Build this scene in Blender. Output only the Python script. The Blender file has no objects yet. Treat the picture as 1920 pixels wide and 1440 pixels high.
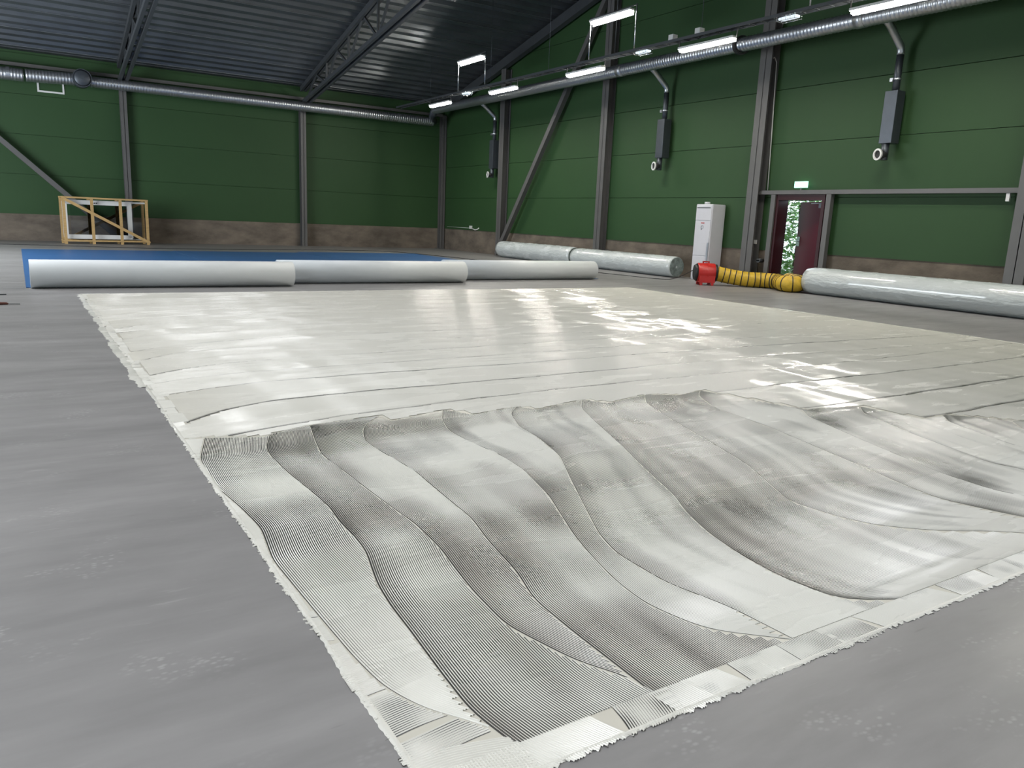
import bpy, bmesh, math, random
import numpy as np
from mathutils import Vector, Matrix
random.seed(7)
rng = np.random.default_rng(11)
sc = bpy.context.scene
COL = sc.collection

# ------------------------------------------------------------------ camera
cam = bpy.data.cameras.new('camera'); cam_o = bpy.data.objects.new('camera', cam); COL.objects.link(cam_o)
cam.sensor_width = 36; cam.lens = 1447.3 / 1920 * 36; cam.clip_start = .05; cam.clip_end = 300
cam_o.matrix_world = (Matrix.Translation((0, 0, 1.29)) @ Matrix.Rotation(-0.56887, 4, 'Z')
                      @ Matrix.Rotation(1.362298, 4, 'X') @ Matrix.Rotation(0.04303, 4, 'Z'))
sc.camera = cam_o
# ------------------------------------------------------------------ exposure, world
sc.view_settings.view_transform = 'Standard'; sc.view_settings.look = 'None'
sc.view_settings.gamma = 1; sc.view_settings.use_curve_mapping = False
sc.view_settings.exposure = 0.2
w = bpy.data.worlds.new('sky'); sc.world = w; w.use_nodes = True
bg = w.node_tree.nodes['Background']; bg.inputs[0].default_value = (.78, .9, 1, 1); bg.inputs[1].default_value = 3.0
sc.cycles.max_bounces = 7; sc.cycles.diffuse_bounces = 4; sc.cycles.glossy_bounces = 3
sc.cycles.sample_clamp_indirect = 4.0; sc.cycles.caustics_reflective = False; sc.cycles.caustics_refractive = False

def roof_height(y): return 5.72 + .24 * (29.8 - max(y, 16 - y))
def area(name, loc, size, size_y, direction, power, color, spread=180):
    l = bpy.data.lights.new(name, 'AREA'); l.shape = 'RECTANGLE'; l.size = size; l.size_y = size_y
    l.energy = power; l.color = color; l.spread = math.radians(spread)
    o = bpy.data.objects.new(name, l); COL.objects.link(o); o.location = loc
    o.rotation_euler = (0, 0, math.pi / 2) if name == 'ridge_fill_light' else Vector(direction).to_track_quat('-Z', 'Y').to_euler(); return o
DAY = (.9, .95, 1.0)
# daylight through the open gate, then unseen fill lights added at two window bands
area('gate_daylight', (-5.8, 20.5, 2.4), 7.0, 4.4, (1, .15, -.1), 1050, DAY)
area('window_fill', (-5.8, 1.5, 3.2), 9.0, 2.0, (1, 0, -.5), 70, DAY)
area('front_fill', (3, -13.6, 3.4), 14.0, 2.4, (0, 1, -.35), 120, (.93, .96, 1))
# added unseen fill lights above the camera (their bodies are built below)
RIDGE_FILLS = [(x, y) for x in (-2.5, 4.5) for y in (-3.0, 4.0, 10.0, 16.0)] + [(-2.5, 22.0)]
FILL_POWER = {(-2.5, -3.0): 150, (-2.5, 4.0): 170, (-2.5, 10.0): 150, (-2.5, 16.0): 135, (-2.5, 22.0): 120, (4.5, -3.0): 90, (4.5, 4.0): 90, (4.5, 10.0): 50, (4.5, 16.0): 70}
for x, y in RIDGE_FILLS:
    area('ridge_fill_light', (x, y, min(8.05, roof_height(y) - 1.15)), 4.6, .8, (0, 0, -1), FILL_POWER[(x, y)], (.97, .98, 1), 105)

# ------------------------------------------------------------------ materials
MATS = {}
def mat(name, color, rough=.5, metal=0., spec=.5, noise=0., nscale=5., stretch=(1, 1, 1), bump=0., bscale=40., coat=0., emis=None, rvar=0.):
    m = bpy.data.materials.new(name); m.use_nodes = True; nt = m.node_tree; b = nt.nodes['Principled BSDF']
    b.inputs['Base Color'].default_value = (*color, 1); b.inputs['Roughness'].default_value = rough
    b.inputs['Metallic'].default_value = metal; b.inputs['Specular IOR Level'].default_value = spec
    b.inputs['Coat Weight'].default_value = coat
    if emis:
        b.inputs['Emission Color'].default_value = (*emis[0], 1); b.inputs['Emission Strength'].default_value = emis[1]
    tc = nt.nodes.new('ShaderNodeTexCoord'); mp = nt.nodes.new('ShaderNodeMapping'); mp.inputs['Scale'].default_value = stretch
    nt.links.new(tc.outputs['Object'], mp.inputs[0])
    if noise or rvar:
        n = nt.nodes.new('ShaderNodeTexNoise'); n.inputs['Scale'].default_value = nscale; n.inputs['Detail'].default_value = 6
        n.inputs['Roughness'].default_value = .6
        nt.links.new(mp.outputs[0], n.inputs[0])
        r = nt.nodes.new('ShaderNodeMapRange'); r.inputs[1].default_value = .3; r.inputs[2].default_value = .7
        r.inputs[3].default_value = 1 - noise; r.inputs[4].default_value = 1 + noise
        nt.links.new(n.outputs[0], r.inputs[0])
        mx = nt.nodes.new('ShaderNodeVectorMath'); mx.operation = 'SCALE'; mx.inputs[0].default_value = color
        nt.links.new(r.outputs[0], mx.inputs[3]); nt.links.new(mx.outputs[0], b.inputs['Base Color'])
        if rvar:
            r2 = nt.nodes.new('ShaderNodeMapRange'); r2.inputs[1].default_value = .35; r2.inputs[2].default_value = .65
            r2.inputs[3].default_value = rough - rvar; r2.inputs[4].default_value = rough + rvar
            nt.links.new(n.outputs[0], r2.inputs[0]); nt.links.new(r2.outputs[0], b.inputs['Roughness'])
    if bump:
        n2 = nt.nodes.new('ShaderNodeTexNoise'); n2.inputs['Scale'].default_value = bscale; n2.inputs['Detail'].default_value = 4
        nt.links.new(mp.outputs[0], n2.inputs[0])
        bp = nt.nodes.new('ShaderNodeBump'); bp.inputs['Strength'].default_value = bump; bp.inputs['Distance'].default_value = .02
        nt.links.new(n2.outputs[0], bp.inputs['Height']); nt.links.new(bp.outputs[0], b.inputs['Normal'])
    MATS[name] = m; return m

GREEN = mat('green_panel_paint', (.027, .068, .0235), .6, noise=.05, nscale=.6, spec=.3)
GROOVE = mat('dark_joint', (.012, .022, .012), .8)
CONC = mat('bare_concrete', (.145, .118, .092), .85, noise=.4, nscale=1.3, stretch=(1, 1, 2), bump=.25, bscale=18)
STEEL = mat('grey_painted_steel', (.105, .102, .10), .45, noise=.06, nscale=3)
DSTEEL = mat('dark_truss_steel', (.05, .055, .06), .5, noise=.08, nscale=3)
DECK = mat('galvanised_roof_deck', (.11, .12, .13), .28, metal=.5, noise=.15, nscale=1.2)
GALV = mat('galvanised_duct', (.5, .52, .55), .34, metal=.9, noise=.06, nscale=1.5)
GALVD = mat('dark_galvanised_sheet', (.075, .085, .1), .38, metal=.5, noise=.08, nscale=6)
WHITEP = mat('white_plastic', (.7, .7, .69), .4)
WHITEM = mat('white_enamel', (.62, .62, .66), .35, noise=.03, nscale=4)
BLACK = mat('black_rubber', (.012, .012, .013), .5)
DARKG = mat('dark_grille', (.02, .02, .022), .6)
RED = mat('red_moulded_plastic', (.5, .016, .012), .38)
MAROON = mat('maroon_door_paint', (.075, .003, .011), .3)
MAROOND = mat('maroon_frame_paint', (.03, .002, .004), .4, spec=.3)
CHROME = mat('polished_steel', (.75, .75, .78), .2, metal=1)
YELLOW = mat('yellow_hose_fabric', (.62, .40, .03), .5, noise=.12, nscale=12, bump=.5, bscale=14)
PINE = mat('raw_pine', (.46, .30, .125), .65, noise=.14, nscale=6, stretch=(1, 1, 6))
BLUE = mat('blue_vinyl', (.034, .115, .29), .4, noise=.04, nscale=1.5)
BACKING = mat('grey_white_backing', (.72, .75, .76), .5, noise=.04, nscale=1.2)
WRAP = mat('clear_wrapped_roll', (.56, .60, .60), .24, noise=.05, nscale=2.5, stretch=(2.2, .7, 2.2), bump=1.0, bscale=9, coat=.8, rvar=.1)
FELT = mat('wrapped_roll_end', (.18, .22, .21), .35, noise=.5, nscale=9, bump=1., bscale=14)
LAMP = mat('lit_diffuser', (1, 1, 1), .4, emis=((1, .96, .87), 190))
LAMPW = mat('dim_lamp_diffuser', (.7, .75, .8), .3, emis=((.8, .92, 1), .7))
EXITG = mat('lit_green_sign', (.1, .6, .45), .4, emis=((.45, 1, .8), 1.8))
EXITW = mat('lit_white_pictogram', (.9, 1, .95), .4, emis=((.85, 1, .97), 3.2))
LEAF = mat('green_leaf', (.10, .26, .035), .5, noise=.5, nscale=4)
BARK = mat('brown_bark', (.1, .07, .045), .8)
GRASS = mat('outdoor_gravel', (.28, .27, .24), .9, noise=.2)
BROWN = mat('brown_wood_handle', (.09, .022, .012), .45)
BLADE = mat('dark_blade_steel', (.06, .065, .07), .3, metal=.8)
GLASSM = bpy.data.materials.new('window_glass'); GLASSM.use_nodes = True
_b = GLASSM.node_tree.nodes['Principled BSDF']; _b.inputs['Transmission Weight'].default_value = 1; _b.inputs['Roughness'].default_value = .02; _b.inputs['IOR'].default_value = 1.3
_b.inputs['Base Color'].default_value = (.75, .8, .85, 1)

def floor_material():
    m = bpy.data.materials.new('grey_primed_floor'); m.use_nodes = True; nt = m.node_tree; N = nt.nodes; L = nt.links
    b = N['Principled BSDF']; tc = N.new('ShaderNodeTexCoord')
    def noise(scale, st, detail=5, rot=0., dist=0.):
        mp = N.new('ShaderNodeMapping'); mp.inputs['Scale'].default_value = st; mp.inputs['Rotation'].default_value = (0, 0, rot)
        L.new(tc.outputs['Object'], mp.inputs[0]); n = N.new('ShaderNodeTexNoise'); n.inputs['Scale'].default_value = scale
        n.inputs['Detail'].default_value = detail; n.inputs['Distortion'].default_value = dist; n.inputs['Roughness'].default_value = .62
        L.new(mp.outputs[0], n.inputs[0]); return n.outputs[0]
    def rng_(v, a, bb, c, d):
        r = N.new('ShaderNodeMapRange'); r.inputs[1].default_value = a; r.inputs[2].default_value = bb; r.inputs[3].default_value = c; r.inputs[4].default_value = d
        L.new(v, r.inputs[0]); return r.outputs[0]
    def mth(op, a, c):
        q = N.new('ShaderNodeMath'); q.operation = op
        for i, s in enumerate((a, c)):
            if isinstance(s, (int, float)): q.inputs[i].default_value = s
            else: L.new(s, q.inputs[i])
        return q.outputs[0]
    wide = rng_(noise(1.0, (.35, 1.6, 1), rot=-.12, dist=.6), .3, .7, .83, 1.13)
    fine = rng_(noise(9, (.25, 1, 1), rot=.2), .35, .65, .94, 1.06)
    # pale scuffs and shoe prints: small blocks of tread inside sparse patches
    patch = rng_(noise(2.6, (1, 1, 1), 2), .56, .68, 0, 1)
    mp = N.new('ShaderNodeMapping'); mp.inputs['Scale'].default_value = (36, 60, 1); mp.inputs['Rotation'].default_value = (0, 0, .5)
    L.new(tc.outputs['Object'], mp.inputs[0])
    vo = N.new('ShaderNodeTexVoronoi'); vo.inputs['Scale'].default_value = 1; L.new(mp.outputs[0], vo.inputs[0])
    tread = rng_(vo.outputs['Distance'], .15, .45, 1, 0)
    scr = rng_(noise(5, (1, 7, 1), 3, rot=.9), .6, .72, 0, 1)
    pr = mth('MULTIPLY', mth('MULTIPLY', patch, tread), .38)
    sc2 = mth('MULTIPLY', mth('MULTIPLY', scr, rng_(noise(1.1, (1, 1, 1), 2), .5, .6, 0, 1)), .2)
    dark = rng_(noise(3.4, (.6, 3.5, 1), 3, rot=.35), .69, .76, 1, .78)
    v = mth('MULTIPLY', mth('MULTIPLY', mth('ADD', mth('ADD', mth('MULTIPLY', wide, fine), pr), sc2), dark), 1)
    sclr = N.new('ShaderNodeVectorMath'); sclr.operation = 'SCALE'; sclr.inputs[0].default_value = (.232, .226, .224)
    L.new(v, sclr.inputs[3]); L.new(sclr.outputs[0], b.inputs['Base Color'])
    L.new(rng_(noise(1.7, (.5, 2, 1)), .3, .7, .36, .5), b.inputs['Roughness'])
    return m
FLOORM = floor_material()

def glue_mat(name, color, r0, r1, nscale, st):
    m = bpy.data.materials.new(name); m.use_nodes = True; nt = m.node_tree; N = nt.nodes; L = nt.links; b = N['Principled BSDF']
    tc = N.new('ShaderNodeTexCoord'); mp = N.new('ShaderNodeMapping'); mp.inputs['Scale'].default_value = st
    L.new(tc.outputs['Object'], mp.inputs[0])
    n = N.new('ShaderNodeTexNoise'); n.inputs['Scale'].default_value = nscale; n.inputs['Detail'].default_value = 5; n.inputs['Distortion'].default_value = .5
    L.new(mp.outputs[0], n.inputs[0])
    r = N.new('ShaderNodeMapRange'); r.inputs[1].default_value = .3; r.inputs[2].default_value = .68; r.inputs[3].default_value = r0; r.inputs[4].default_value = r1
    L.new(n.outputs[0], r.inputs[0]); L.new(r.outputs[0], b.inputs['Roughness'])
    b.inputs['Base Color'].default_value = (*color, 1); b.inputs['Specular IOR Level'].default_value = .6
    if name == 'white_adhesive':     # freshly spread, wetter streaks in the far right half of the bed
        mp2 = N.new('ShaderNodeMapping'); mp2.inputs['Scale'].default_value = (.8, 3.2, 1); L.new(tc.outputs['Object'], mp2.inputs[0])
        n2 = N.new('ShaderNodeTexNoise'); n2.inputs['Scale'].default_value = 1.9; n2.inputs['Detail'].default_value = 6; n2.inputs['Distortion'].default_value = .8
        L.new(mp2.outputs[0], n2.inputs[0]); sx = N.new('ShaderNodeSeparateXYZ'); L.new(tc.outputs['Object'], sx.inputs[0])
        def mr(v, a, b2):
            q = N.new('ShaderNodeMapRange'); q.inputs[1].default_value = a; q.inputs[2].default_value = b2; L.new(v, q.inputs[0]); return q.outputs[0]
        def mu(a, b2):
            q = N.new('ShaderNodeMath'); q.operation = 'MULTIPLY'; L.new(a, q.inputs[0]); L.new(b2, q.inputs[1]); return q.outputs[0]
        wet = mu(mu(mr(n2.outputs[0], .40, .50), mr(sx.outputs[0], 3.8, 5.6)), mr(sx.outputs[1], 2.4, 3.8))
        mx = N.new('ShaderNodeMix'); mx.data_type = 'FLOAT'; L.new(wet, mx.inputs[0]); L.new(r.outputs[0], mx.inputs[2]); mx.inputs[3].default_value = .085
        L.new(mx.outputs[0], b.inputs['Roughness'])
    return m
GLUE = glue_mat('white_adhesive', (.66, .65, .595), .12, .38, 1.6, (.6, 2.2, 1))
GLUEB = glue_mat('beige_adhesive', (.55, .53, .46), .3, .5, 6, (1, 1, 1))
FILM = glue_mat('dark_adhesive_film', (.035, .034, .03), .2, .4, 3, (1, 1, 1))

# ------------------------------------------------------------------ mesh helpers
class MB:
    def __init__(s): s.v = []; s.f = []; s.sm = []
    def box(s, x0, x1, y0, y1, z0, z1):
        n = len(s.v); s.v += [(x, y, z) for z in (z0, z1) for y in (y0, y1) for x in (x0, x1)]
        for q in ((0, 2, 3, 1), (4, 5, 7, 6), (0, 1, 5, 4), (2, 6, 7, 3), (0, 4, 6, 2), (1, 3, 7, 5)):
            s.f.append(tuple(n + i for i in q)); s.sm.append(False)
        return s
    def bar(s, a, b, w, h, up=(0, 0, 1)):
        a = Vector(a); b = Vector(b); d = (b - a).normalized(); u = Vector(up)
        if abs(d.dot(u)) > .98: u = Vector((1, 0, 0))
        sx = d.cross(u).normalized(); uy = sx.cross(d).normalized(); n = len(s.v)
        for p in (a, b):
            for i, j in ((-1, -1), (1, -1), (1, 1), (-1, 1)): s.v.append(tuple(p + sx * i * w / 2 + uy * j * h / 2))
        for q in ((0, 3, 2, 1), (4, 5, 6, 7), (0, 1, 5, 4), (1, 2, 6, 5), (2, 3, 7, 6), (3, 0, 4, 7)):
            s.f.append(tuple(n + i for i in q)); s.sm.append(False)
        return s
    def tube(s, pts, rad, seg=16, caps=True, smooth=True):
        P = [Vector(p) for p in pts]; R = rad if isinstance(rad, (list, tuple)) else [rad] * len(P)
        u = None; rings = []
        for i, p in enumerate(P):
            d = (P[min(i + 1, len(P) - 1)] - P[max(i - 1, 0)])
            d = d.normalized() if d.length > 1e-9 else d0
            d0 = d
            if u is None: u = Vector((0, 0, 1)) if abs(d.z) < .9 else Vector((1, 0, 0))
            u = (u - d * u.dot(d)).normalized(); v = d.cross(u); n = len(s.v)
            for k in range(seg):
                a = 2 * math.pi * k / seg; s.v.append(tuple(p + (u * math.cos(a) + v * math.sin(a)) * R[i]))
            rings.append(n)
        for a, b in zip(rings, rings[1:]):
            for k in range(seg):
                k2 = (k + 1) % seg; s.f.append((a + k, a + k2, b + k2, b + k)); s.sm.append(smooth)
        if caps:
            s.f.append(tuple(rings[0] + k for k in range(seg))[::-1]); s.sm.append(False)
            s.f.append(tuple(rings[-1] + k for k in range(seg))); s.sm.append(False)
        return s
    def ring(s, c, axis, ro, ri, depth, seg=28):
        c = Vector(c); d = Vector(axis).normalized(); u = Vector((0, 0, 1)) if abs(d.z) < .9 else Vector((1, 0, 0)); u = (u - d * u.dot(d)).normalized(); v = d.cross(u); n = len(s.v)
        for k in range(seg):
            a = 2 * math.pi * k / seg; e = u * math.cos(a) + v * math.sin(a)
            for r_, t in ((ro, 0), (ro, depth), (ri, depth), (ri, 0)): s.v.append(tuple(c + e * r_ + d * t))
        for k in range(seg):
            a = n + 4 * k; b = n + 4 * ((k + 1) % seg)
            for i in range(4):
                j = (i + 1) % 4; s.f.append((a + i, a + j, b + j, b + i)); s.sm.append(False)
        return s
    def build(s, name, m, parent=None, bevel=0):
        me = bpy.data.meshes.new(name); me.from_pydata(s.v, [], s.f); me.update()
        me.polygons.foreach_set('use_smooth', s.sm)
        bm = bmesh.new(); bm.from_mesh(me); bmesh.ops.recalc_face_normals(bm, faces=bm.faces[:]); bm.to_mesh(me); bm.free()
        o = bpy.data.objects.new(name, me); COL.objects.link(o)
        if isinstance(m, (list, tuple)):
            for q in m: me.materials.append(q)
        else: me.materials.append(m)
        if parent: o.parent = parent; o.matrix_parent_inverse = Matrix.Translation(-parent_loc(parent))
        if bevel:
            bv = o.modifiers.new('bevel', 'BEVEL'); bv.width = bevel; bv.segments = 2; bv.limit_method = 'ANGLE'
        return o
def parent_loc(p):
    t = Vector(p.location)
    while p.parent: p = p.parent; t = t + Vector((0, 0, 0))
    return t
def tag(o, label=None, cat=None, group=None, kind=None):
    if label: o['label'] = label
    if cat: o['category'] = cat
    if group: o['group'] = group
    if kind: o['kind'] = kind
    return o
def empty(name, loc, label, cat, group=None):
    o = bpy.data.objects.new(name, None); o.location = loc; o.empty_display_size = .1; COL.objects.link(o)
    return tag(o, label, cat, group)
def struct(o): o['kind'] = 'structure'; return o
def copy_tree(o, parent=None):
    c = o.copy(); COL.objects.link(c); inv = o.matrix_parent_inverse.copy()
    if parent: c.parent = parent; c.matrix_parent_inverse = inv
    for ch in [q for q in bpy.data.objects if q.parent == o]: copy_tree(ch, c)
    return c
def vnoise(x, y, seed=0):
    """smooth value noise in 0..1 (numpy)"""
    r = np.random.default_rng(seed).random((64, 64))
    xi = np.floor(x).astype(int); yi = np.floor(y).astype(int); fx = x - xi; fy = y - yi
    fx = fx * fx * (3 - 2 * fx); fy = fy * fy * (3 - 2 * fy)
    g = lambda a, b: r[a % 64, b % 64]
    return (g(xi, yi) * (1 - fx) + g(xi + 1, yi) * fx) * (1 - fy) + (g(xi, yi + 1) * (1 - fx) + g(xi + 1, yi + 1) * fx) * fy

# ------------------------------------------------------------------ room shell
XR, YB, XL, YF = 15.25, 29.8, -6.0, -14.0
RIDGE_Y = 8.0
def roof_z(y): return 5.72 + .24 * (YB - y) if y > RIDGE_Y else 5.72 + .24 * (YB - RIDGE_Y) - .24 * (RIDGE_Y - y)
struct(MB().box(XL, XR + .3, YF, YB + .3, -.2, 0).build('floor', FLOORM))
PL = .84; SEAMS = [PL, 2.08, 3.30, 4.50, 5.70, 6.9, 8.1, 9.3, 10.5, 11.7]
# back wall
m = MB()
for a, b in zip(SEAMS[:4], SEAMS[1:5]):
    m.box(XL, XR, YB - .07, YB + .2, a + .006, b - .006)
m.box(XL, XR, YB - .02, YB + .2, PL, 6.0)
struct(m.build('wall_back', GREEN))
struct(MB().box(XL, XR, YB - .06, YB + .2, 0, PL + .005).build('baseboard_back', CONC))
# right wall with door opening y 11.13..12.5, z 0..2.14
DY0, DY1, DZ = 11.12, 12.50, 2.14
m = MB()
def gable_panel(m, a, b, x0, x1, ylo=YF, yhi=YB):
    """panel strip between heights a and b clipped to the gable"""
    def lim(z):
        if z <= 5.72: return YF, YB
        d = (z - 5.72) / .24; return max(YF, 2 * RIDGE_Y - YB + d), YB - d
    (l0, h0), (l1, h1) = lim(a), lim(b)
    if h1 <= l1: l1 = h1 = RIDGE_Y
    n = len(m.v)
    for x in (x0, x1):
        m.v += [(x, max(l0, ylo), a), (x, min(h0, yhi), a), (x, min(h1, yhi), b), (x, max(l1, ylo), b)]
    for q in ((0, 1, 2, 3), (7, 6, 5, 4), (0, 4, 5, 1), (1, 5, 6, 2), (2, 6, 7, 3), (3, 7, 4, 0)):
        m.f.append(tuple(n + i for i in q)); m.sm.append(False)
for i, (a, b) in enumerate(zip(SEAMS, SEAMS[1:])):
    a += .006; b -= .006
    if a < DZ:
        b2 = min(b, DZ)
        m.box(XR - .07, XR + .2, DY1, YB, a, b2); m.box(XR - .07, XR + .2, YF, DY0, a, b2)
        if b > DZ: gable_panel(m, DZ, b, XR - .07, XR + .2)
    elif a < 10.4: gable_panel(m, a, min(b, 10.93), XR - .07, XR + .2)
m.box(XR, XR + .15, DY1, YB, PL, DZ); m.box(XR, XR + .15, YF, DY0, PL, DZ); gable_panel(m, DZ, 10.9, XR, XR + .15)
struct(m.build('wall_right', GREEN))
struct(MB().box(XR - .05, XR + .2, DY1, YB, 0, PL + .005).box(XR - .05, XR + .2, YF, DY0, 0, PL + .005).build('baseboard_right', CONC))
# left wall with gate opening; window bands in left and front walls added for light
m = MB()
m.box(XL - .2, XL, YF, -3, 0, 5.7).box(XL - .2, XL, 6, 17, 0, 5.7).box(XL - .2, XL, 24, YB, 0, 5.7)
m.box(XL - .2, XL, -3, 6, 0, 2.2).box(XL - .2, XL, -3, 6, 4.2, 5.7).box(XL - .2, XL, 17, 24, 4.7, 5.7)
gable_panel(m, 5.7, 10.9, XL - .2, XL)
struct(m.build('wall_left', GREEN))
struct(MB().box(XL, XR, YF - .2, YF, 0, 2.2).box(XL, XR, YF - .2, YF, 4.6, 5.75).box(XL, -4, YF - .2, YF, 2.2, 4.6).box(10, XR, YF - .2, YF, 2.2, 4.6).build('wall_front', GREEN))
f = struct(MB().bar((XL - .1, -3, 2.25), (XL - .1, 6, 2.25), .1, .1).bar((XL - .1, -3, 4.15), (XL - .1, 6, 4.15), .1, .1).bar((XL - .1, 1.5, 2.2), (XL - .1, 1.5, 4.2), .08, .08).build('fill_window_1', WHITEP))
f = struct(MB().bar((-4, YF - .1, 2.25), (10, YF - .1, 2.25), .1, .1).bar((-4, YF - .1, 4.55), (10, YF - .1, 4.55), .1, .1).bar((3, YF - .1, 2.2), (3, YF - .1, 4.6), .08, .08).build('fill_window_2', WHITEP))
# roof deck: trapezoidal sheet running along x
m = MB(); pitch = .41; prof = [(0, 0), (.15, 0), (.2, .13), (.36, .13)]
pts = []
y = YB - .35
while y > YF:
    for dy, dz in prof:
        yy = y - dy
        if yy > YF: pts.append((yy, roof_z(yy) + dz))
    y -= pitch
pts.append((YF, roof_z(YF)))
for x in (XL - .2, XR + .2):
    for p in pts: m.v.append((x, p[0], p[1]))
n = len(pts)
for i in range(n - 1): m.f.append((i, i + 1, n + i + 1, n + i)); m.sm.append(False)
roof = struct(m.build('ceiling', DECK))
sol = roof.modifiers.new('thick', 'SOLIDIFY'); sol.thickness = .01
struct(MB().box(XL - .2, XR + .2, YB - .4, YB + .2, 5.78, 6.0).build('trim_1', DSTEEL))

# bright folded laps of the roof sheets, every third rib
m = MB(); y = YB - .35 - .17
while y > 10:
    m.bar((XL, y, roof_z(y) - .004), (XR, y, roof_z(y) - .004), .022, .008); y -= 3 * pitch
struct(m.build('trim_4', GALV))
# ------------------------------------------------------------------ steel frame
def hcol(name, x, y, z1, wid, dep, axis, label, group):
    """H section; flange faces the room. axis 'x': web runs along x"""
    m = MB(); t = .016
    if axis == 'x':
        m.box(x, x + t, y - wid / 2, y + wid / 2, 0, z1).box(x + dep - t, x + dep, y - wid / 2, y + wid / 2, 0, z1).box(x, x + dep, y - .008, y + .008, 0, z1)
    else:
        m.box(x - wid / 2, x + wid / 2, y, y + t, 0, z1).box(x - wid / 2, x + wid / 2, y + dep - t, y + dep, 0, z1).box(x - .008, x + .008, y, y + dep, 0, z1)
    cx, cy = (x + dep / 2, y) if axis == 'x' else (x, y + dep / 2)
    t_ = empty(name, (cx, cy, 0), label, 'column', group)
    m.build('column_shaft', STEEL, t_)
    MB().box(cx - .17, cx + .12, cy - .17, cy + .17, 0, .02).build('base_plate', STEEL, t_)
    return t_
G1 = 'steel columns along the right wall'
for y, wd, lb in [(6.95, .34, 'grey steel column at the right edge of the photo, behind the wrapped roll'),
              (13.04, .34, 'grey steel column between the white heater and the maroon door'),
              (18.9, .3, 'grey steel column behind the meeting point of the two wrapped rolls'),
              (24.72, .3, 'grey steel column whose foot meets the long diagonal brace of the right wall')]:
    hcol('steel_column', 14.9, y, roof_z(y) - .45, wd, .26, 'x', lb, G1)
for x, lb in [(3.25, 'grey steel column rising behind the timber crate on the back wall'),
              (9.22, 'grey steel column in the middle of the back wall'),
              (15.05, 'grey steel column in the corner between back wall and right wall')]:
    hcol('steel_column', x, 29.48, 5.35, .2, .24, 'y', lb, 'steel columns along the back wall')
def brace(a, b, label, w=.13):
    o = MB().bar(a, b, w, w).build('diagonal_brace', STEEL); return tag(o, label, 'brace')
brace((2.9, 29.42, .1), (-2.6, 29.42, 5.3), 'grey diagonal steel brace descending to the timber crate on the back wall', .15)
brace((14.9, 24.72, .06), (14.98, 19.2, 7.72), 'grey diagonal steel brace leaning across the right wall between two columns', .16)
tag(MB().bar((XL, 29.5, 5.33), (14.95, 29.5, 5.33), .1, .1).build('tie_beam', STEEL), 'grey steel tie beam running above the duct on the back wall', 'beam')
tag(MB().bar((14.97, 29.2, roof_z(29.2) - .25), (14.97, RIDGE_Y, roof_z(RIDGE_Y) - .25), .2, .3).build('gable_rafter', DSTEEL), 'dark steel rafter sloping under the roof along the right wall', 'rafter')
tag(MB().box(15.0, 15.12, 7.1, 12.95, 2.145, 2.235).build('door_beam', STEEL), 'grey horizontal steel beam above the maroon door', 'beam')
for y, lb in ((12.49, 'slim grey steel post left of the maroon door'), (11.0, 'slim grey steel post right of the maroon door')):
    tag(MB().box(15.0, 15.12, y - .06, y + .06, 0, 2.14).build('door_post', STEEL), lb, 'post', 'steel posts beside the door')

def truss(x, label):
    t = empty('roof_truss', (x, 29.5, 5.2), label, 'truss', 'lattice trusses under the roof')
    top = lambda y: roof_z(y) - .09
    bot = lambda y: 5.2 + .1625 * (29.3 - y)
    ye = 9.0
    m = MB(); m.bar((x - .07, 29.6, top(29.6)), (x - .07, ye, top(ye)), .09, .16).bar((x + .07, 29.6, top(29.6)), (x + .07, ye, top(ye)), .09, .16)
    m.build('top_chord', DSTEEL, t)
    for s in (-.1, .1):
        MB().bar((x + s, 29.45, bot(29.45)), (x + s, ye, bot(ye)), .09, .12).build('bottom_chord', DSTEEL, t)
    nodes = [29.2, 27.0, 24.9, 22.5, 19.8, 17.0, 14.2, 11.4]
    for i, yb in enumerate(nodes):
        z = bot(yb)
        if i: MB().bar((x, yb, z), (x, yb, top(yb)), .06, .06).build('vertical_web', DSTEEL, t)
        yt = yb - 1.15; MB().bar((x, yb, z), (x, yt, top(yt)), .06, .06).build('diagonal_web', DSTEEL, t)
        yt = yb + 1.15
        if yt < 29.5: MB().bar((x, yb, z), (x, yt, top(yt)), .06, .06).build('diagonal_web', DSTEEL, t)
    return t
truss(3.25, 'dark lattice roof truss at the upper left, ending above the timber crate')
truss(9.27, 'dark lattice roof truss at the upper middle of the photo, over the middle back column')

# ------------------------------------------------------------------ ducts
def ribbed(p0, p1, r, step=.085):
    p0 = Vector(p0); p1 = Vector(p1); n = max(2, int((p1 - p0).length / step)); P = []; R = []
    for i in range(n):
        for f_, rr in ((0, r), (.35, r), (.5, r + .007), (.65, r)):
            P.append(p0.lerp(p1, (i + f_) / n)); R.append(rr)
    P.append(p1); R.append(r); return P, R
d = empty('ventilation_duct', (14.05, 12, 5.355), 'long silvery spiral duct hung along the right wall beneath the cable tray', 'duct')
MB().tube(*ribbed((14.05, 28.4, 5.355), (14.05, 10.1, 5.36), .15), seg=20).build('duct_section', GALV, d)
MB().tube(*ribbed((14.05, 10.0, 5.355), (14.05, -1.0, 5.36), .15), seg=20).build('duct_section', GALV, d)
MB().tube([(14.05, 10.15, 5.355), (14.05, 9.95, 5.355)], .16, 24).build('coupling', GALV, d)
MB().tube([(14.05, 17.3, 5.355), (14.05, 17.1, 5.355)], .16, 24).build('coupling', GALV, d)
MB().ring((14.05, 13.0, 5.355), (.35, 1, 0), .2, .165, .12).build('hanging_strap', BLACK, d)
MB().tube([(14.05, 28.4, 5.355), (14.2, 28.9, 5.2), (14.4, 29.15, 5.02)], .145, 18).build('elbow', GALVD, d)
d = empty('ventilation_duct', (7, 29.15, 5.12), 'long silvery spiral duct running along the back wall under the roof', 'duct')
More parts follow.
